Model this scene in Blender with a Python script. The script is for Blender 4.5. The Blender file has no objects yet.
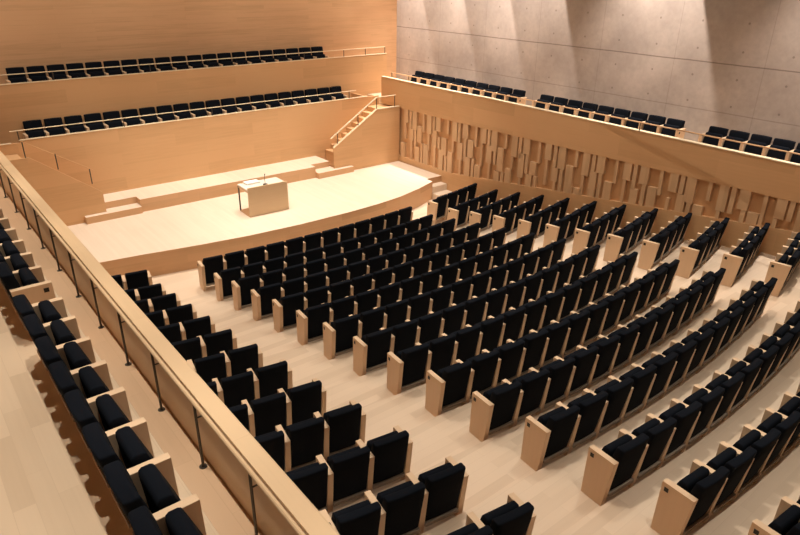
import bpy, bmesh, math, random
from mathutils import Vector, Matrix
random.seed(7)
scene = bpy.context.scene
COL = scene.collection

# ------------------------------------------------------------------ camera
f_px = 641.4
yaw, pitch, roll = math.radians(38.906), math.radians(24.974), math.radians(-0.754)
CAM_Z = 6.61
fwd = Vector((math.sin(yaw) * math.cos(pitch), math.cos(yaw) * math.cos(pitch), -math.sin(pitch)))
r0 = Vector((math.cos(yaw), -math.sin(yaw), 0))
d0 = fwd.cross(r0)
right = math.cos(roll) * r0 + math.sin(roll) * d0
down = -math.sin(roll) * r0 + math.cos(roll) * d0
cd = bpy.data.cameras.new('camera')
cam = bpy.data.objects.new('camera', cd)
COL.objects.link(cam)
m = Matrix((right, -down, -fwd)).transposed().to_4x4()
m.translation = Vector((0, 0, CAM_Z))
cam.matrix_world = m
cd.sensor_width = 36
cd.lens = f_px / 800 * 36
cd.clip_start = 0.05
scene.camera = cam

# ------------------------------------------------------------------ world, lights, exposure
w = bpy.data.worlds.new('world')
scene.world = w
w.use_nodes = True
w.node_tree.nodes['Background'].inputs[0].default_value = (1.0, 0.8, 0.6, 1)
w.node_tree.nodes['Background'].inputs[1].default_value = 0.02
scene.view_settings.view_transform = 'Standard'
scene.view_settings.look = 'None'
scene.view_settings.gamma = 1
scene.view_settings.use_curve_mapping = False
scene.view_settings.exposure = 0.19
WARM = (1.0, 0.905, 0.775)

def spot(name, loc, target, power, angle, blend=0.5, size=0.06, col=WARM):
    l = bpy.data.lights.new(name, 'SPOT')
    l.energy = power; l.spot_size = math.radians(angle); l.spot_blend = blend
    l.shadow_soft_size = size; l.color = col
    o = bpy.data.objects.new(name, l); COL.objects.link(o)
    o.location = loc
    o.rotation_euler = (Vector(target) - Vector(loc)).to_track_quat('-Z', 'Y').to_euler()
    return o

def area(name, loc, target, power, sx, sy, col=WARM):
    l = bpy.data.lights.new(name, 'AREA')
    l.shape = 'RECTANGLE'; l.size = sx; l.size_y = sy; l.energy = power; l.color = col
    o = bpy.data.objects.new(name, l); COL.objects.link(o)
    o.location = loc
    o.rotation_euler = (Vector(target) - Vector(loc)).to_track_quat('-Z', 'Y').to_euler()
    return o

# stage spots
for x in (4.6, 7.2, 9.8, 12.4):
    spot('stage_spot', (x, 15.5, 10.2), (x - 0.2, 15.7, 0.6), 1320, 58, 0.7, 0.08)
# house downlights
for x, px in ((4.6, 1.0), (8.6, 1.0), (12.4, 0.8)):
    for y, py in ((12.2, 760), (8.4, 680), (4.6, 640), (0.8, 520)):
        spot('house_downlight', (x, y, 10.3), (x, y - 0.6, 0), px * py, 64, 0.85, 0.035)
# left gallery downlights
for y in (0.6, 2.9, 5.2, 7.5, 9.8, 12.1, 14.4):
    spot('gallery_downlight', (0.75, y + 0.3, 10.2), (0.5, y, 2.8), 760, 46, 0.9, 0.04)
# added area fill below the ceiling, not a fitting of the hall
area('ceiling_fill', (7.5, 8.0, 10.35), (7.5, 8.0, 0), 400, 11, 16, (1.0, 0.90, 0.75))
# wall washers grazing the concrete, each on the stage side of a hanging baffle
WASH = [(18.96, 470), (16.86, 520), (14.80, 540), (12.72, 560), (8.64, 680), (4.0, 600)]
for yb, p in WASH:
    spot('wall_washer', (14.7, yb + 0.72, 9.0), (15.83, yb + 0.2, 3.6), p * 2.9, 84, 0.9, 0.09, (1.0, 0.88, 0.78))
# back wall washers
for x, p in ((0.6, 150), (3.8, 130), (7.8, 100), (11.4, 110), (14.2, 90)):
    spot('back_wall_washer', (x, 17.2, 10.2), (x, 19.4, 3.6), p * 2.6, 76, 0.9, 0.08)

# ------------------------------------------------------------------ materials
MATS = {}
def new_mat(name):
    mt = bpy.data.materials.new(name); mt.use_nodes = True
    nt = mt.node_tree; b = nt.nodes['Principled BSDF']
    return mt, nt, b

def wood(name, col, u='y', v='x', pw=0.14, pl=1.8, var=0.10, grain=0.10, rough=0.45, joint=0.12, tint=(1.0, 0.86, 0.70)):
    """planked maple: u is the axis along the boards, v across"""
    mt, nt, b = new_mat(name)
    N, L = nt.nodes, nt.links
    tc = N.new('ShaderNodeTexCoord'); sp = N.new('ShaderNodeSeparateXYZ'); cb = N.new('ShaderNodeCombineXYZ')
    L.new(tc.outputs['Object'], sp.inputs[0])
    L.new(sp.outputs['XYZ'.index(u.upper())], cb.inputs[0])
    L.new(sp.outputs['XYZ'.index(v.upper())], cb.inputs[1])
    br = N.new('ShaderNodeTexBrick')
    br.offset = 0.37; br.offset_frequency = 2
    br.inputs['Color1'].default_value = (0, 0, 0, 1); br.inputs['Color2'].default_value = (1, 1, 1, 1)
    br.inputs['Mortar'].default_value = (0.5, 0.5, 0.5, 1)
    br.inputs['Scale'].default_value = 1.0
    br.inputs['Mortar Size'].default_value = 0.0025
    br.inputs['Mortar Smooth'].default_value = 0.3
    br.inputs['Brick Width'].default_value = pl; br.inputs['Row Height'].default_value = pw
    L.new(cb.outputs[0], br.inputs['Vector'])
    mp = N.new('ShaderNodeMapping'); mp.inputs['Scale'].default_value = (0.7, 14, 1)
    L.new(cb.outputs[0], mp.inputs['Vector'])
    ns = N.new('ShaderNodeTexNoise'); ns.inputs['Scale'].default_value = 1.6; ns.inputs['Detail'].default_value = 5
    L.new(mp.outputs[0], ns.inputs['Vector'])
    n2 = N.new('ShaderNodeTexNoise'); n2.inputs['Scale'].default_value = 0.8; n2.inputs['Detail'].default_value = 2
    L.new(cb.outputs[0], n2.inputs['Vector'])
    # factor = plank*var + grain + mottle
    a = N.new('ShaderNodeMath'); a.operation = 'MULTIPLY_ADD'
    L.new(br.outputs['Color'], a.inputs[0]); a.inputs[1].default_value = var; a.inputs[2].default_value = 1 - var / 2 - grain / 2 - 0.04
    c = N.new('ShaderNodeMath'); c.operation = 'MULTIPLY_ADD'
    L.new(ns.outputs['Fac'], c.inputs[0]); c.inputs[1].default_value = grain; L.new(a.outputs[0], c.inputs[2])
    d = N.new('ShaderNodeMath'); d.operation = 'MULTIPLY_ADD'
    L.new(n2.outputs['Fac'], d.inputs[0]); d.inputs[1].default_value = 0.08; L.new(c.outputs[0], d.inputs[2])
    e = N.new('ShaderNodeMath'); e.operation = 'MULTIPLY_ADD'
    L.new(br.outputs['Fac'], e.inputs[0]); e.inputs[1].default_value = -joint; L.new(d.outputs[0], e.inputs[2])
    mx = N.new('ShaderNodeMixRGB'); mx.blend_type = 'MIX'
    dark = [col[i] * 0.55 * tint[i] for i in range(3)]
    mx.inputs[1].default_value = (*dark, 1)
    mx.inputs[2].default_value = (*[min(1, q * 1.04) for q in col], 1)
    cl = N.new('ShaderNodeMapRange'); cl.inputs['From Min'].default_value = 0.5; cl.inputs['From Max'].default_value = 1.02
    L.new(e.outputs[0], cl.inputs['Value']); L.new(cl.outputs[0], mx.inputs[0])
    L.new(mx.outputs[0], b.inputs['Base Color'])
    b.inputs['Roughness'].default_value = rough
    b.inputs['Specular IOR Level'].default_value = 0.35
    return mt

def plain(name, col, rough=0.5, metal=0.0, noise=0.0, spec=0.3, scale=60):
    mt, nt, b = new_mat(name)
    N, L = nt.nodes, nt.links
    tc = N.new('ShaderNodeTexCoord'); ns = N.new('ShaderNodeTexNoise'); ns.inputs['Scale'].default_value = scale
    L.new(tc.outputs['Object'], ns.inputs['Vector'])
    mx = N.new('ShaderNodeMixRGB')
    mx.inputs[1].default_value = (*[q * (1 - noise) for q in col], 1)
    mx.inputs[2].default_value = (*[q * (1 + noise) for q in col], 1)
    L.new(ns.outputs['Fac'], mx.inputs[0]); L.new(mx.outputs[0], b.inputs['Base Color'])
    b.inputs['Roughness'].default_value = rough; b.inputs['Metallic'].default_value = metal
    b.inputs['Specular IOR Level'].default_value = spec
    return mt

MAPLE = (0.74, 0.53, 0.31)
M_floor = wood('maple_floor', (0.760, 0.609, 0.464), 'x', 'y', 0.13, 1.3, 0.20, 0.08, 0.38, 0.08)
M_gallery = wood('maple_gallery_floor', (0.720, 0.567, 0.403), 'y', 'x', 0.16, 1.0, 0.22, 0.10, 0.4, 0.10)
M_border = wood('maple_border', (0.68, 0.47, 0.30), 'y', 'x', 0.26, 1.2, 0.14, 0.10, 0.4, 0.10)
M_stage = wood('maple_stage', (0.800, 0.672, 0.549), 'y', 'x', 0.09, 2.4, 0.07, 0.08, 0.4, 0.06)
M_riser = wood('maple_riser', (0.66, 0.41, 0.23), 'x', 'z', 0.20, 1.6, 0.24, 0.14, 0.45, 0.08)
M_riser_y = wood('maple_riser_long', (0.66, 0.41, 0.23), 'y', 'z', 0.20, 1.6, 0.24, 0.12, 0.45, 0.08)
M_back = wood('cherry_back_wall', (0.660, 0.410, 0.232), 'x', 'z', 0.12, 2.6, 0.13, 0.36, 0.5, 0.10)
M_fascia = wood('maple_fascia', (0.680, 0.420, 0.220), 'x', 'z', 0.33, 2.4, 0.17, 0.20, 0.5, 0.05)
M_fascia_y = wood('maple_fascia_long', (0.680, 0.420, 0.220), 'y', 'z', 0.42, 2.4, 0.16, 0.14, 0.5, 0.06)
M_slat = wood('maple_slats', (0.700, 0.473, 0.281), 'z', 'y', 0.11, 1.5, 0.22, 0.10, 0.45, 0.0)
M_slatback = wood('maple_slat_backing', (0.640, 0.378, 0.195), 'z', 'y', 0.13, 1.5, 0.2, 0.10, 0.5, 0.0)
M_para = wood('maple_parapet', (0.700, 0.504, 0.317), 'y', 'z', 0.9, 1.1, 0.06, 0.06, 0.42, 0.10)
M_cap = wood('maple_cap', (0.72, 0.53, 0.33), 'y', 'x', 0.5, 2.2, 0.16, 0.16, 0.35, 0.10)
M_edge = plain('pale_maple_edge', (0.86, 0.73, 0.52), 0.4, 0, 0.05)
M_panel = wood('maple_chair_panel', (0.740, 0.546, 0.366), 'z', 'y', 0.5, 2.0, 0.0, 0.10, 0.4, 0.0)
M_desk = wood('maple_desk', (0.70, 0.51, 0.32), 'x', 'z', 1.5, 4.0, 0.0, 0.08, 0.4, 0.0)
M_desktop = wood('pale_desk_top', (0.820, 0.756, 0.659), 'x', 'y', 1.5, 4.0, 0.0, 0.05, 0.35, 0.0)
M_fab = plain('black_navy_fabric', (0.0045, 0.0065, 0.011), 0.95, 0, 0.35, 0.12, 220)
M_steel = plain('dark_steel', (0.10, 0.09, 0.08), 0.4, 0.8, 0.1, 0.5)
M_grey = plain('grey_rail', (0.34, 0.28, 0.22), 0.55, 0.2, 0.1)
M_plate = plain('black_plate', (0.02, 0.018, 0.016), 0.4, 0.0, 0.1)
M_silver = plain('pale_socket', (0.45, 0.42, 0.38), 0.4, 0.6, 0.1)
M_paper = plain('white_paper', (0.9, 0.88, 0.84), 0.7, 0, 0.02)
M_dark = plain('dark_ceiling', (0.30, 0.22, 0.15), 0.8, 0, 0.1, 0.2, 3)

def concrete():
    mt, nt, b = new_mat('board_marked_concrete')
    N, L = nt.nodes, nt.links
    tc = N.new('ShaderNodeTexCoord')
    ns = N.new('ShaderNodeTexNoise'); ns.inputs['Scale'].default_value = 0.9; ns.inputs['Detail'].default_value = 7
    L.new(tc.outputs['Object'], ns.inputs['Vector'])
    n2 = N.new('ShaderNodeTexNoise'); n2.inputs['Scale'].default_value = 9; n2.inputs['Detail'].default_value = 4
    L.new(tc.outputs['Object'], n2.inputs['Vector'])
    r1 = N.new('ShaderNodeValToRGB')
    r1.color_ramp.elements[0].position = 0.3; r1.color_ramp.elements[0].color = (0.40, 0.335, 0.295, 1)
    r1.color_ramp.elements[1].position = 0.7; r1.color_ramp.elements[1].color = (0.57, 0.485, 0.43, 1)
    L.new(ns.outputs['Fac'], r1.inputs[0])
    m1 = N.new('ShaderNodeMixRGB'); m1.blend_type = 'MULTIPLY'; m1.inputs[0].default_value = 0.25
    L.new(r1.outputs[0], m1.inputs[1]); L.new(n2.outputs['Fac'], m1.inputs[2])
    sp = N.new('ShaderNodeSeparateXYZ'); L.new(tc.outputs['Object'], sp.inputs[0])
    def math_(op, a, bb=None, c=None):
        n = N.new('ShaderNodeMath'); n.operation = op
        for i, q in enumerate((a, bb, c)):
            if q is None: continue
            if isinstance(q, (int, float)): n.inputs[i].default_value = q
            else: L.new(q, n.inputs[i])
        return n.outputs[0]
    # tie holes on a grid: 1.1 m along y, 0.62 m in z
    fy = math_('SUBTRACT', math_('FRACT', math_('DIVIDE', sp.outputs[1], 1.1)), 0.5)
    fz = math_('SUBTRACT', math_('FRACT', math_('DIVIDE', math_('ADD', sp.outputs[2], 0.31), 0.62)), 0.5)
    dd = math_('SQRT', math_('ADD', math_('POWER', math_('MULTIPLY', fy, 1.1), 2), math_('POWER', math_('MULTIPLY', fz, 0.62), 2)))
    hole = math_('LESS_THAN', dd, 0.026)
    # a strong pour joint at z 4.66 and a faint one at 3.54; faint vertical joints
    wv = math_('MULTIPLY', math_('SUBTRACT', ns.outputs['Fac'], 0.5), 0.03)
    j1 = math_('LESS_THAN', math_('ABSOLUTE', math_('SUBTRACT', math_('ADD', sp.outputs[2], wv), 4.665)), 0.014)
    j2 = math_('MULTIPLY', math_('LESS_THAN', math_('ABSOLUTE', math_('SUBTRACT', math_('ADD', sp.outputs[2], wv), 3.55)), 0.012), 0.35)
    fv = math_('ABSOLUTE', math_('SUBTRACT', math_('FRACT', math_('DIVIDE', sp.outputs[1], 2.2)), 0.5))
    j3 = math_('MULTIPLY', math_('GREATER_THAN', fv, 0.496), 0.22)
    tot = math_('MINIMUM', math_('ADD', math_('ADD', math_('MULTIPLY', hole, 0.5), math_('MULTIPLY', j1, 0.6)), math_('ADD', j2, j3)), 0.75)
    m2 = N.new('ShaderNodeMixRGB'); m2.inputs[2].default_value = (0.10, 0.07, 0.055, 1)
    L.new(tot, m2.inputs[0]); L.new(m1.outputs[0], m2.inputs[1])
    L.new(m2.outputs[0], b.inputs['Base Color'])
    b.inputs['Roughness'].default_value = 0.75
    return mt
M_conc = concrete()

# ------------------------------------------------------------------ helpers
def link(name, bm, mat, parent=None, smooth=False, mats=None):
    me = bpy.data.meshes.new(name)
    bmesh.ops.recalc_face_normals(bm, faces=bm.faces)
    bm.to_mesh(me); bm.free()
    for q in (mats or [mat]): me.materials.append(q)
    if smooth:
        for p in me.polygons: p.use_smooth = True
    o = bpy.data.objects.new(name, me); COL.objects.link(o)
    if parent: o.parent = parent
    return o

def box(bm, x0, x1, y0, y1, z0, z1, mi=0):
    vs = [bm.verts.new(p) for p in ((x0, y0, z0), (x1, y0, z0), (x1, y1, z0), (x0, y1, z0), (x0, y0, z1), (x1, y0, z1), (x1, y1, z1), (x0, y1, z1))]
    for q in ((0, 3, 2, 1), (4, 5, 6, 7), (0, 1, 5, 4), (1, 2, 6, 5), (2, 3, 7, 6), (3, 0, 4, 7)):
        fc = bm.faces.new([vs[i] for i in q]); fc.material_index = mi

def prism(bm, pts, axis, a, b_, mi=0):
    """extrude the 2-D outline pts along axis from a to b_"""
    def P(p, t):
        if axis == 'x': return (t, p[0], p[1])
        if axis == 'y': return (p[0], t, p[1])
        return (p[0], p[1], t)
    A = [bm.verts.new(P(p, a)) for p in pts]; B = [bm.verts.new(P(p, b_)) for p in pts]
    n = len(pts)
    fs = [bm.faces.new(A), bm.faces.new(list(reversed(B)))]
    for i in range(n): fs.append(bm.faces.new((A[i], B[i], B[(i + 1) % n], A[(i + 1) % n])))
    for q in fs: q.material_index = mi

def bev(bm, w_, seg=2):
    bmesh.ops.bevel(bm, geom=list(bm.edges), offset=w_, segments=seg, affect='EDGES', clamp_overlap=True)

def bar(bm, p, q, r, n=8):
    p, q = Vector(p), Vector(q); d = (q - p)
    mm = d.to_track_quat('Z', 'Y').to_matrix()
    A, B = [], []
    for i in range(n):
        t = 2 * math.pi * i / n
        o = mm @ Vector((r * math.cos(t), r * math.sin(t), 0))
        A.append(bm.verts.new(p + o)); B.append(bm.verts.new(q + o))
    bm.faces.new(list(reversed(A))); bm.faces.new(B)
    for i in range(n): bm.faces.new((A[i], A[(i + 1) % n], B[(i + 1) % n], B[i]))

def bmn(): return bmesh.new()
def struct(name, bm, mat, mats=None):
    o = link(name, bm, mat, mats=mats); o['kind'] = 'structure'; return o
def empty(name, loc, rz, label, cat, group=None):
    o = bpy.data.objects.new(name, None); COL.objects.link(o)
    o.location = loc; o.rotation_euler = (0, 0, rz); o.empty_display_size = 0.1
    o['label'] = label; o['category'] = cat
    if group: o['group'] = group
    return o
def tag(o, label, cat, group=None):
    o['label'] = label; o['category'] = cat
    if group: o['group'] = group
    return o

# ------------------------------------------------------------------ seating geometry
XC = 7.95
def S(x): return (x - XC) ** 2 / 52.0
def row_gap(x): return 0.829 + max(0, 4.9 - x) * 0.007 - max(0, x - 4.9) * 0.0015
def row_y(k, x):
    return 12.59 + S(x) - (k - 1) * row_gap(x) + (0.09 - 0.004 * (x - 4.7)) * math.sin(math.pi * min(max(k - 1, 0), 12) / 12)
def row_ang(k, x): return math.atan((x - XC) / 26.0 + 0.0018 * (k - 1))
def row_z(k): return 0.117 * max(0, k - 2)
def wall_x(y): return 13.56 + max(0.0, 14.3 - y) * 0.052
NROW = 17
LEFTX, REARY = -2.6, -3.2

# ------------------------------------------------------------------ floor: terraces
bm = bmn()
xs = [1.5 + i * 0.5 for i in range(27)]
def edge_y(k, x): return row_y(k - 1, x) - 0.165      # front edge (riser) of terrace k
# level 0 (rows 1, 2)
def strip(za, fa, fb):
    """top strip between curves fa (far) and fb (near) at height za"""
    prev = None
    for x in xs:
        xx = min(x, 14.75)
        a, b_ = bm.verts.new((xx, fa(xx), za)), bm.verts.new((xx, fb(xx), za))
        if prev: bm.faces.new((prev[0], prev[1], b_, a))
        prev = (a, b_)
strip(0, lambda x: 15.0, lambda x: edge_y(3, x))
for k in range(3, NROW + 1):
    z = row_z(k)
    strip(z, lambda x: edge_y(k, x), (lambda x: edge_y(k + 1, x)) if k < NROW else (lambda x: REARY))
    prev = None
    for x in xs:                                       # riser, facing the stage
        xx = min(x, 14.75)
        a, b_ = bm.verts.new((xx, edge_y(k, xx), row_z(k - 1))), bm.verts.new((xx, edge_y(k, xx), z))
        if prev:
            fc = bm.faces.new((prev[0], a, b_, prev[1])); fc.material_index = 1
        prev = (a, b_)
struct('floor', bm, M_floor, [M_floor, M_riser])

# ------------------------------------------------------------------ stage
SZ = 0.585
lip = [(1.51, 14.40), (2.9, 14.32), (3.8, 14.19), (5.1, 13.95), (6.3, 13.78), (7.7, 13.69), (9.27, 13.69), (10.3, 13.76), (11.16, 13.88), (12.1, 14.14), (12.93, 14.45)]
notch_y = 14.74
outline = lip + [(12.93, notch_y), (wall_x(notch_y) - .002, notch_y), (13.50, 18.04), (1.51, 18.04)]
bm = bmn()
T = [bm.verts.new((x, y, SZ)) for x, y in outline]
B = [bm.verts.new((x, y, 0)) for x, y in outline]
bm.faces.new(T)
for i in range(len(T)):
    j = (i + 1) % len(T)
    fc = bm.faces.new((T[i], B[i], B[j], T[j])); fc.material_index = 1
stage = link('stage', bm, None, mats=[M_stage, M_riser])
tag(stage, 'low pale maple stage with gently curved front edge at the end of the hall', 'stage')
bm = bmn(); box(bm, 12.94, 13.545, 14.45, 14.735, 0, 0.39)
sb = bmn()
stp = empty('stage_steps', (13.3, 14.45, 0), 0, 'two maple steps in the right front corner of the stage', 'steps')
o = link('upper_step', bm, None, mats=[M_stage]); o.parent = stp; o.location = (-13.3, -14.45, 0)
bm = bmn(); box(bm, 12.94, 13.545, 14.15, 14.445, 0, 0.195)
o = link('lower_step', bm, None, mats=[M_stage]); o.parent = stp; o.location = (-13.3, -14.45, 0)

# choir platform at the back of the stage
bm = bmn()
prism(bm, [(3.93, 17.33), (4.785, 17.33), (4.785, 17.02), (10.20, 16.93), (10.20, 17.22), (10.895, 17.22), (10.895, 18.045), (3.93, 18.045)], 'z', SZ, 0.94)
for fc in bm.faces:
    fc.normal_update()
    if abs(fc.normal.z) < 0.5: fc.material_index = 1
pf = link('platform', bm, None, mats=[M_stage, M_riser])
tag(pf, 'long raised maple platform running along the back of the stage', 'platform')
for pts, lb in (([(3.37, 16.93), (4.78, 16.93), (4.78, 17.325), (3.935, 17.325), (3.935, 17.095), (3.37, 17.095)], 'long narrow maple step at the left end of the back platform'),
                ([(10.205, 16.76), (11.55, 16.76), (11.55, 16.915), (10.89, 16.915), (10.89, 17.215), (10.205, 17.215)], 'long narrow maple step at the right end of the back platform')):
    bm = bmn(); prism(bm, pts, 'z', SZ, 0.765)
    for fc in bm.faces:
        fc.normal_update()
        if abs(fc.normal.z) < 0.5: fc.material_index = 1
    tag(link('platform_step', bm, None, mats=[M_stage, M_riser]), lb, 'step', 'steps up to the platform')

# ------------------------------------------------------------------ side stairs up from the platform
def stairs(side):
    """side=+1: right, climbing towards +x; -1: left, climbing towards -x"""
    if side > 0:
        xb, zb, xt, zt, xe = 10.90, 1.42, 12.61, 2.44, 13.555
        root = empty('staircase', (12.3, 17.6, SZ), 0, 'maple staircase climbing right from the platform to the right balcony corner', 'staircase')
    else:
        xb, zb, xt, zt, xe = 3.90, 1.30, 2.45, 2.44, 1.515
        root = empty('staircase', (2.9, 17.6, SZ), 0, 'maple staircase climbing left from the platform behind the left parapet', 'staircase')
    R = root.location
    FY = 16.92 if side > 0 else 17.10
    def fix(o): o.parent = root; o.location = -R; return o
    # flank wall facing the hall
    foot = (10.90 if side > 0 else 3.92)
    pts = [(foot, SZ + 0.002), (foot, zb), (xt, zt), (xe, zt), (xe, SZ + 0.002)]
    bm = bmn(); prism(bm, pts, 'y', FY, FY + 0.06)
    fix(link('flank', bm, M_fascia))
    # pale edging on top of the flank
    if side > 0:
        bm = bmn()
        prism(bm, [(xb, zb), (xb, zb + 0.03), (xt, zt + 0.03), (xe, zt + 0.03), (xe, zt), (xt, zt)], 'y', FY - 0.01, FY + 0.07)
        fix(link('stringer_edge', bm, M_edge))
    # treads
    n = 9
    bm = bmn()
    z_lo = 0.94
    tfoot = 11.28 if side > 0 else foot
    for i in range(n):
        za = z_lo + (zt - 0.10 - z_lo) * (i + 1) / n
        xa = tfoot + (xt + (0.62 if side > 0 else -0.3) - tfoot) * i / n; xb_ = tfoot + (xt + (0.62 if side > 0 else -0.3) - tfoot) * (i + 1) / n
        box(bm, min(xa, xb_), max(xa, xb_), FY + 0.065, 18.04, SZ + 0.005, za)
    fix(link('treads', bm, M_fascia))
    bm = bmn(); box(bm, min(xt + (0.62 if side > 0 else -0.3), xe), max(xt + (0.62 if side > 0 else -0.3), xe), FY + 0.065, 18.04, zt - 0.35, zt - 0.09)
    fix(link('landing', bm, M_fascia))
    # posts and rail
    if side > 0:
        pp = [(11.07, 1.51), (11.87, 1.99), (12.61, 2.46), (13.36, 2.46)]
    else:
        pp = [(3.72, 1.58), (3.02, 2.08), (2.38, 2.46)]
    for x, z in pp:
        bm = bmn(); bar(bm, (x, FY + 0.03, z - 0.03), (x, FY + 0.03, z + 0.36), 0.014)
        fix(link('rail_post', bm, M_steel))
    bm = bmn()
    if side > 0:
        bar(bm, (10.82, FY + 0.03, 1.74), (12.61, FY + 0.03, 2.83), 0.022)
        bar(bm, (12.61, FY + 0.03, 2.83), (13.40, FY + 0.03, 2.83), 0.014)
        fix(link('handrail', bm, M_edge))
    else:
        bar(bm, (3.80, FY + 0.03, 1.90), (2.38, FY + 0.03, 2.83), 0.008)
        fix(link('handrail', bm, M_fascia))
stairs(1); stairs(-1)

# ------------------------------------------------------------------ back wall and choir tiers
bm = bmn(); box(bm, LEFTX, 15.83, 20.0, 20.25, -0.2, 10.8)
struct('wall_back', bm, M_back)
T1, T1F, T2, T2F = 2.65, 2.02, 3.865, 3.24
bm = bmn()                                             # lower tier: floor and front
box(bm, 2.46, 13.0, 18.12, 18.95, 0.0, T1F); box(bm, 13.05, 13.69, 18.12, 18.95, 0.0, 2.30); box(bm, 14.56, 15.83, 18.95, 20.0, 0.0, 2.55)
struct('floor_lower_choir_tier', bm, M_gallery)
bm = bmn(); box(bm, 2.46, 13.05, 18.05, 18.12, 0.0, T1); box(bm, 13.05, 13.53, 18.05, 18.12, 0.0, 2.64); box(bm, 13.0, 13.05, 18.121, 18.949, 0.0, T1)
struct('wall_lower_choir_tier', bm, M_fascia)
bm = bmn(); box(bm, 2.46, 13.05, 18.04, 18.13, T1, T1 + 0.018)
struct('trim_1', bm, M_edge)
bm = bmn(); box(bm, LEFTX, 14.50, 19.02, 20.0, 0.0, T2F)
struct('floor_upper_choir_tier', bm, M_gallery)
bm = bmn(); box(bm, LEFTX, 14.56, 18.95, 19.02, 0.0, T2); box(bm, 14.501, 14.56, 19.021, 20.0, 0.0, T2F + 0.01)
struct('wall_upper_choir_tier', bm, M_fascia)
bm = bmn(); box(bm, LEFTX, 14.56, 18.94, 19.03, T2, T2 + 0.018)
struct('trim_2', bm, M_edge)
# left of the lower tier: low wall behind the stair landing
bm = bmn(); box(bm, LEFTX, 2.28, 18.05, 18.12, 0.0, 2.60); box(bm, 2.28, 2.46, 18.05, 18.12, 0.0, 2.60)
struct('wall_left_landing', bm, M_fascia)
bm = bmn(); box(bm, LEFTX, 2.28, 18.04, 18.13, 2.60, 2.615)
struct('trim_3', bm, M_edge)
bm = bmn(); box(bm, LEFTX, 1.5, 17.16, 18.05, 2.0, 2.43)
struct('floor_left_landing', bm, M_gallery)

def tier_rail(name, y, z0, z1, xa, xb, xs_posts, lab):
    root = empty(name, (xa, y, z0), 0, lab, 'handrail')
    bm = bmn(); bar(bm, (0, 0, z1 - z0), (xb - xa, 0, z1 - z0), 0.012)
    link('rail', bm, M_edge, root)
    for x in xs_posts:
        bm = bmn(); bar(bm, (x - xa, 0, 0.0), (x - xa, 0, z1 - z0 - 0.015), 0.012)
        link('post', bm, M_steel, root)
tier_rail('handrail', 18.085, T1 + 0.018, 2.895, 2.3, 12.6, (2.47, 5.0, 7.5, 9.9, 12.32), 'thin pale handrail along the front of the lower choir tier')
tier_rail('handrail', 18.985, T2 + 0.018, 4.10, 1.0, 14.5, (1.2, 3.7, 6.2, 8.7, 11.2, 12.75, 13.65, 14.5), 'thin pale handrail along the front of the upper choir tier')

# ------------------------------------------------------------------ right wall: fascia, slats, plinth
def ptop(y): return 3.28 - max(0, (13.0 - y)) * 0.0185
def ledge_z(y): return 0.77 if y > 14.3 else 0.77 + (14.3 - y) * 0.104
SB = 2.40                                              # underside of the plain fascia
Y0, Y1 = REARY, 17.95
bm = bmn()
def wquad(bm, ya, yb, za0, za1, zb0, zb1, off0, off1, mi=0):
    """slab on the right wall between y=ya..yb; z from (za0,zb0) to (za1,zb1), standing off the wall line by off0..off1 towards the hall"""
    P = []
    for off in (off0, off1):
        for y, z in ((ya, za0), (yb, zb0), (yb, zb1), (ya, za1)):
            P.append(bm.verts.new((wall_x(y) - off, y, z)))
    for q in ((0, 1, 2, 3), (7, 6, 5, 4), (0, 4, 5, 1), (1, 5, 6, 2), (2, 6, 7, 3), (3, 7, 4, 0)):
        bm.faces.new([P[i] for i in q]).material_index = mi
ys = [Y1, 14.3, 13.0, 9.0, 4.7, 1.0, Y0]
for a, b_ in zip(ys[:-1], ys[1:]):
    wquad(bm, a, b_, SB, ptop(a), SB, ptop(b_), -0.10, 0.0)
struct('wall_balcony_right', bm, M_fascia_y)
bm = bmn()
for a, b_ in zip(ys[:-1], ys[1:]):
    wquad(bm, a, b_, ptop(a), ptop(a) + 0.02, ptop(b_), ptop(b_) + 0.02, -0.115, 0.012)
struct('trim_4', bm, M_edge)
bm = bmn()
for a, b_ in ((Y1, 14.3), (14.3, Y0)):
    wquad(bm, a, b_, -0.02, ledge_z(a), -0.02, ledge_z(b_), -0.12, 0.0)
struct('wall_right_plinth', bm, M_fascia_y)
bm = bmn()
for a, b_ in ((Y1, 14.3), (14.3, Y0)):
    wquad(bm, a, b_, ledge_z(a) - 0.05, SB, ledge_z(b_) - 0.05, SB, -0.14, -0.095)
struct('wall_right_lower', bm, M_slatback)
# battens: staggered courses of narrow and wide boards
bm = bmn()
rs = random.Random(11)
PAT = [(0.0, 0.22), (0.50, 0.08), (0.75, 0.20), (1.01, 0.10)]
PER = 1.17
zb_ = [SB, 1.87, 1.33, 0.50]
for c in range(3):
    for n in range(-1, 19):
        for q, (o_, wd) in enumerate(PAT):
            ya = 17.43 - (n * PER + o_ + (0.0, 0.26, 0.58)[c] + rs.uniform(-0.015, 0.015)); yb = ya - wd
            if ya > 16.91 or yb < Y0 + 0.1: continue
            def cut(b_, yy): return zb_[b_] + (0.09 if math.floor(yy / 0.37 + b_ * 0.5) % 2 else -0.07)
            ym = (ya + yb) / 2
            top = SB if c == 0 else cut(c, ym) - 0.004
            bot = cut(c + 1, ym) + 0.004
            la, lb = ledge_z(ya), ledge_z(yb)
            if top <= la + 0.16: continue
            if bot < la + 0.12: b0, b1 = la, lb
            else: b0 = b1 = bot
            wquad(bm, ya, yb, b0, top, b1, top, -0.095, -0.006 - 0.004 * ((q + c) % 2))
struct('trim_5', bm, M_slat)
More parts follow.
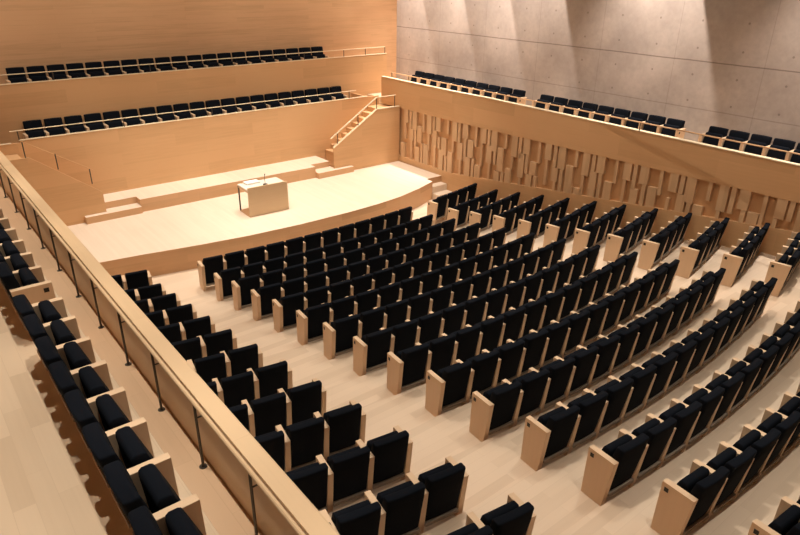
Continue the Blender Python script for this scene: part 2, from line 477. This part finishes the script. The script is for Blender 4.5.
# balcony floor and the concrete wall behind it
bm = bmn(); prism(bm, [(wall_x(18.94) + 0.12, 18.94), (15.829, 18.94), (15.829, REARY), (wall_x(REARY) + 0.12, REARY)], 'z', 2.30, 2.55)
struct('floor_right_balcony', bm, M_gallery)
bm = bmn(); box(bm, 15.83, 16.1, REARY, 20.25, -0.2, 10.8)
struct('wall_right', bm, M_conc)
root = empty('handrail', (13.78, 4.0, 3.2), 0, 'long thin handrail above the parapet of the right balcony', 'handrail')
bm = bmn(); bar(bm, (0, REARY - 4.0 + .2, 0.215), (0, 13.7, 0.235), 0.016); link('rail', bm, M_riser_y, root)
for y in (17.65, 16.75, 12.55, 8.2, 4.0, 0.0):
    bm = bmn(); bar(bm, (0, y - 4.0, ptop(y) + 0.02 - 3.2), (0, y - 4.0, 0.225), 0.012); link('post', bm, M_steel, root)

# ------------------------------------------------------------------ left gallery: floor, parapet, cap, rail
GF = 2.84
bm = bmn(); box(bm, LEFTX, 1.46, REARY, 17.16, GF - 0.3, GF)
struct('floor_left_gallery', bm, M_gallery)
bm = bmn(); box(bm, 1.395, 1.50, REARY, 17.0, 0.0, 3.465)
struct('wall_balcony_left', bm, M_para)
bm = bmn(); box(bm, 1.365, 1.508, REARY, 17.0, 3.465, 3.51)
struct('trim_6', bm, M_cap)
root = empty('gallery_handrail', (1.335, 0.0, GF), 0, 'thin bronze handrail on slender dark posts inside the left gallery parapet', 'handrail')
bm = bmn(); bar(bm, (0, REARY + .1, 0.655), (0, 16.9, 0.655), 0.018, 10); link('rail', bm, M_cap, root)
k = -5
ypost = 4.22
while True:
    y = ypost + k * 0.957
    if y > 16.8: break
    bm = bmn()
    bar(bm, (0, y, 0.0), (0, y, 0.638), 0.0115)
    bar(bm, (0, y, 0.50), (0.075, y, 0.50), 0.007)
    bar(bm, (0, y, 0.0), (0, y, 0.008), 0.034, 12)
    link('post', bm, M_steel, root)
    k += 1
bm = bmn(); box(bm, 1.14, 1.394, REARY, 17.0, GF, GF + 0.003)
struct('trim_15', bm, M_border)
# left and rear walls of the hall, ceiling
bm = bmn(); box(bm, LEFTX - 0.25, LEFTX, REARY, 20.25, -0.2, 10.8)
struct('wall_left', bm, M_back)
bm = bmn(); box(bm, LEFTX - 0.25, 16.1, REARY - 0.25, REARY, -0.2, 10.8)
struct('wall_front', bm, M_back)
bm = bmn(); box(bm, LEFTX - 0.25, 16.1, REARY - 0.25, 20.25, 10.6, 10.85)
struct('ceiling', bm, M_dark)
# baffles hanging beside the concrete wall, above the frame
for n, (yb, p) in enumerate(WASH):
    bm = bmn(); box(bm, 14.0, 15.829, yb - 0.03, yb, 6.9, 10.6)
    struct('trim_%d' % (7 + n), bm, M_dark)

# ------------------------------------------------------------------ auditorium seat
PW = 0.035                                             # half thickness of a side panel
HP = 0.247                                             # half pitch
def panel_bm(cx, half=PW):
    b = bmn()
    prism(b, [(0.192, 0.0), (0.18, 0.64), (-0.165, 0.64), (-0.092, 0.0)], 'x', cx - half, cx + half)
    bev(b, 0.003, 1)
    return b
def backrest_bm():
    b = bmn()
    rows = [  # z, y rear, y front, half width, shrink
        (0.165, -0.092, -0.025, 0.203), (0.175, -0.104, -0.012, 0.210), (0.30, -0.128, -0.026, 0.210), (0.45, -0.154, -0.048, 0.210),
        (0.60, -0.182, -0.070, 0.211), (0.648, -0.191, -0.078, 0.212), (0.664, -0.194, -0.082, 0.214), (0.735, -0.202, -0.098, 0.215),
        (0.790, -0.211, -0.112, 0.215), (0.803, -0.208, -0.118, 0.213), (0.808, -0.198, -0.130, 0.208)]
    rings = []
    nn = 7
    for z, yr, yf, hw in rows:
        ring = []
        th = yf - yr
        rc = min(0.018, th * 0.42)
        def curve(x): return (0.014 if z > 0.65 else 0.010) * (x / 0.22) ** 2           # sides come forward
        def zz(x): return z - (0.004 * (x / 0.22) ** 2 if z > 0.7 else 0)
        xr = [-hw + rc + (2 * hw - 2 * rc) * i / (nn - 1) for i in range(nn)]
        for x in xr: ring.append((x, yr + curve(x), zz(x)))
        ring.append((hw - rc * 0.3, yr + rc * 0.3 + curve(hw), zz(hw)))
        ring.append((hw, yr + rc + curve(hw), zz(hw)))
        ring.append((hw, yf - rc + curve(hw), zz(hw)))
        ring.append((hw - rc * 0.3, yf - rc * 0.3 + curve(hw), zz(hw)))
        for x in reversed(xr): ring.append((x, yf + curve(x), zz(x)))
        ring.append((-hw + rc * 0.3, yf - rc * 0.3 + curve(hw), zz(hw)))
        ring.append((-hw, yf - rc + curve(hw), zz(hw)))
        ring.append((-hw, yr + rc + curve(hw), zz(hw)))
        ring.append((-hw + rc * 0.3, yr + rc * 0.3 + curve(hw), zz(hw)))
        rings.append([b.verts.new(p) for p in ring])
    n = len(rings[0])
    for A, B in zip(rings[:-1], rings[1:]):
        for i in range(n): b.faces.new((A[i], A[(i + 1) % n], B[(i + 1) % n], B[i]))
    b.faces.new(list(reversed(rings[0]))); b.faces.new(rings[-1])
    return b
def seat_bm():
    b = bmn()
    prof = [(-0.015, 0.31), (-0.038, 0.63), (-0.034, 0.672), (-0.016, 0.690), (0.036, 0.690), (0.056, 0.678), (0.068, 0.645), (0.152, 0.36), (0.135, 0.315), (0.11, 0.295), (0.01, 0.290)]
    secs = [(-0.188, 0.93), (-0.184, 0.98), (-0.175, 1.0), (0, 1.0), (0.175, 1.0), (0.184, 0.98), (0.188, 0.93)]
    prof = [(y + 0.010, z) for y, z in prof]
    cy, cz = 0.06, 0.49
    R = [[b.verts.new((x, cy + (p[0] - cy) * s, cz + (p[1] - cz) * (1 - (1 - s) * 0.4))) for p in prof] for x, s in secs]
    n = len(prof)
    for A, B in zip(R[:-1], R[1:]):
        for i in range(n): b.faces.new((A[i], B[i], B[(i + 1) % n], A[(i + 1) % n]))
    b.faces.new(R[0]); b.faces.new(list(reversed(R[-1])))
    return b
def mesh_of(bm, mat, name, smooth=False):
    bmesh.ops.recalc_face_normals(bm, faces=bm.faces)
    me = bpy.data.meshes.new(name); bm.to_mesh(me); bm.free(); me.materials.append(mat)
    if smooth:
        for p in me.polygons: p.use_smooth = True
    return me
ME_back = mesh_of(backrest_bm(), M_fab, 'backrest', True)
ME_seat = mesh_of(seat_bm(), M_fab, 'seat', True)
ME_pl = mesh_of(panel_bm(-HP), M_panel, 'side_panel')
ME_pr = mesh_of(panel_bm(HP), M_panel, 'side_panel')
_b = bmn(); box(_b, -0.208, 0.208, -0.122, -0.055, 0.118, 0.160); ME_rail = mesh_of(_b, M_grey, 'seat_rail')
_b = bmn(); box(_b, -0.21, 0.21, 0.035, 0.075, 0.255, 0.288); ME_bar = mesh_of(_b, M_steel, 'seat_bar')
_b = bmn(); box(_b, -HP - PW - 0.004, -HP - PW - 0.0002, 0.100, 0.145, 0.540, 0.590); ME_platel = mesh_of(_b, M_plate, 'row_plate')
_b = bmn(); box(_b, HP + PW + 0.0002, HP + PW + 0.004, 0.100, 0.145, 0.540, 0.590); ME_plater = mesh_of(_b, M_plate, 'row_plate')
_b = bmn(); box(_b, -HP - PW - 0.006, -HP - PW - 0.0002, 0.095, 0.145, 0.525, 0.575); box(_b, -HP - PW - 0.008, -HP - PW - 0.006, 0.105, 0.135, 0.535, 0.565); ME_socket = mesh_of(_b, M_plate, 'socket')

def child(name, me, parent):
    o = bpy.data.objects.new(name, me); COL.objects.link(o); o.parent = parent; return o

def chair(loc, rz, label, group, left_panel=True, right_panel=False, plate=None, p=0.494, tall=1.0, deep=1.0):
    r = empty('auditorium_seat', loc, rz, label, 'seat', group)
    r.scale = ((p - 0.001) / 0.494, deep, 1)
    child('backrest', ME_back, r).scale = (1, 1, tall); child('seat', ME_seat, r); child('seat_rail', ME_rail, r); child('seat_bar', ME_bar, r)
    if left_panel:
        q = child('side_panel', ME_pl, r)
        if plate == 'l': child('row_plate', ME_platel, q)
        if plate == 's': child('socket', ME_socket, q)
    if right_panel:
        q = child('side_panel', ME_pr, r)
        if plate == 'r': child('row_plate', ME_plater, q)
    return r

ORD = ['zeroth', 'first', 'second', 'third', 'fourth', 'fifth', 'sixth', 'seventh', 'eighth', 'ninth', 'tenth', 'eleventh', 'twelfth', 'thirteenth', 'fourteenth', 'fifteenth', 'sixteenth', 'seventeenth', 'eighteenth', 'nineteenth', 'twentieth']

def place_row(k, xa, xb, n, i0, i1, block):
    """n seats between outer panel faces xa..xb; build indices i0..i1-1"""
    p = (xb - xa - 2 * PW) / n
    for i in range(i0, i1):
        x = xa + PW + p * (i + 0.5)
        if block == 'centre':
            lab = 'black tip-up seat, %s from the left, centre block, %s row from the stage' % (ORD[i + 1], ORD[k]); g = 'tip-up seats of the centre block'
            lp, rp, pt = True, i == n - 1, ('l' if i == 0 else None)
        elif block == 'right':
            lab = 'black tip-up seat, %s from its aisle, right block by slatted wall, %s row' % (ORD[i + 1], ORD[k]); g = 'tip-up seats of the right block'
            lp, rp, pt = True, i == n - 1, ('l' if i == 0 else None)
        else:
            lab = 'black tip-up seat, %s from its aisle, left block under parapet, %s row' % (ORD[n - i], ORD[k]); g = 'tip-up seats of the left block'
            lp, rp, pt = True, i == n - 1, None
        chair((x, row_y(k, x), row_z(k)), row_ang(k, x), lab, g, lp, rp, pt, p)

VIS_L = {1: 1, 2: 2, 3: 2, 4: 2, 5: 2, 6: 2, 7: 2, 8: 3, 9: 3, 10: 3, 11: 3, 12: 4, 13: 4, 14: 4}
for k in range(1, 15):
    xr = (3.52 if k < 6 else 3.52 + 0.040 * (k - 5.5)) + 0.085
    n = 4
    nb = VIS_L[k] + (1 if k < 4 else 0)
    nb = min(4, nb)
    place_row(k, xr - 4 * 0.5 - 0.07, xr, 4, 4 - nb, 4, 'left')
CEN = {14: 12, 15: 7}
for k in range(1, 16):
    xa = 4.62 + 0.037 * (k - 1); xb = 10.56 + 0.048 * (k - 1)
    place_row(k, xa, xb, 12, 0, CEN.get(k, 12), 'centre')
for k in range(1, 14):
    xa = 11.49 + 0.055 * (k - 1); xb = 13.44 + 0.065 * (k - 1)
    if xb > wall_x(row_y(k, xb)) - 0.015: xb = wall_x(row_y(k, xb)) - 0.015
    place_row(k, xa, xb, 4, 0, 4, 'right')

# choir tiers (facing the hall)
for i in range(20):
    x = 2.75 + 0.21 + 0.491 * i
    chair((x, 18.72, T1F), math.pi, 'black tip-up seat, %s from the left on the lower choir tier behind the stage' % ORD[i + 1], 'seats on the lower choir tier', True, i == 0, None, 0.491, 1.148)
for i in range(20):
    x = 2.77 + 0.21 + 0.4825 * i
    chair((x, 19.58, T2F), math.pi, 'black tip-up seat, %s from the left on the upper choir tier behind the stage' % ORD[i + 1], 'seats on the upper choir tier', True, i == 0, None, 0.4825, 1.148)
# right balcony (facing the hall, i.e. -x): three blocks
blocks = [('far', 17.95, 0.513, 10), ('middle', 12.27, 0.50, 9), ('near', 7.20, 0.487, 6)]
BX = 14.95
for nm, ys_, p, n in blocks:
    for i in range(n):
        y = ys_ - 0.225 - p * i
        lab = 'black tip-up seat against the concrete wall, %s from the stage in the %s right-balcony group' % (ORD[i + 1], nm)
        chair((BX, y, 2.55), math.pi / 2, lab, 'seats on the right balcony', True, i == 0, 'l' if i == n - 1 else None, min(p, 0.494))
# left gallery (facing +x)
LG = 0.762
ylist = [3.27 - 0.5, 3.27, 3.77, 4.27, 4.77, 5.27, 5.77, 6.27]
near = [6.52 - 0.5 * i for i in range(9)]
for i, y in enumerate(near):
    lab = 'black tip-up seat in left gallery, %s after the gap counting towards the viewer' % ORD[i + 1]
    chair((LG, y, GF), -math.pi / 2, lab, 'seats in the near left gallery', True, i == len(near) - 1, None, deep=1.15)
far = [7.50 + 0.49 * i for i in range(8)]
for i, y in enumerate(far):
    lab = 'black tip-up seat in left gallery, %s beyond the gap counting towards the stage' % ORD[i + 1]
    chair((LG, y, GF), -math.pi / 2, lab, 'seats in the far left gallery', True, i == 0, 'r' if i == 0 else None, 0.49, deep=1.15)

# ------------------------------------------------------------------ speaker's desk
root = empty('speaker_desk', (7.49, 14.9, SZ), math.radians(-1.6), 'maple speaker desk with closed front panel and open left end on stage', 'desk')
bm = bmn(); box(bm, -0.575, 0.575, 0.0, 0.035, 0.0, 0.80); bev(bm, 0.002, 1); link('front_panel', bm, M_desk, root)
bm = bmn(); box(bm, -0.575, 0.575, 0.036, 0.66, 0.715, 0.75); bev(bm, 0.002, 1); link('desk_top', bm, M_desktop, root)
for x in (-0.56, 0.54):
    bm = bmn(); box(bm, x - 0.012, x + 0.02, 0.62, 0.65, 0.02, 0.714); link('leg', bm, M_steel if x < 0 else M_desk, root)
bm = bmn(); box(bm, -0.57, -0.535, 0.036, 0.66, 0.66, 0.714); link('side_rail', bm, M_desk, root)
bm = bmn(); box(bm, 0.54, 0.574, 0.036, 0.61, 0.02, 0.714); link('side_panel', bm, M_desk, root)
bm = bmn(); box(bm, -0.57, 0.574, 0.036, 0.655, 0.0, 0.02); link('footboard', bm, M_riser, root)
root = empty('microphone', (7.50, 15.06, SZ + 0.751), 0, 'thin gooseneck microphone on a small black base on the desk', 'microphone')
bm = bmn(); bar(bm, (0, 0, 0), (0, 0, 0.03), 0.062, 16); link('base', bm, M_plate, root)
bm = bmn(); bar(bm, (0, 0, 0.018), (0.0, 0.02, 0.20), 0.006); bar(bm, (0.0, 0.02, 0.20), (0.0, 0.0, 0.27), 0.006); link('gooseneck', bm, M_steel, root)
bm = bmn(); bar(bm, (0, 0, 0.27), (0, -0.015, 0.31), 0.011, 10); link('microphone_head', bm, M_plate, root)
bm = bmn()
box(bm, -0.20, 0.20, -0.12, 0.12, 0, 0.05); bev(bm, 0.006, 1)
o = link('paper_folder', bm, M_paper); o.location = (7.28, 15.42, SZ + 0.751)
tag(o, 'white folder lying on the back left of the speaker desk', 'folder')
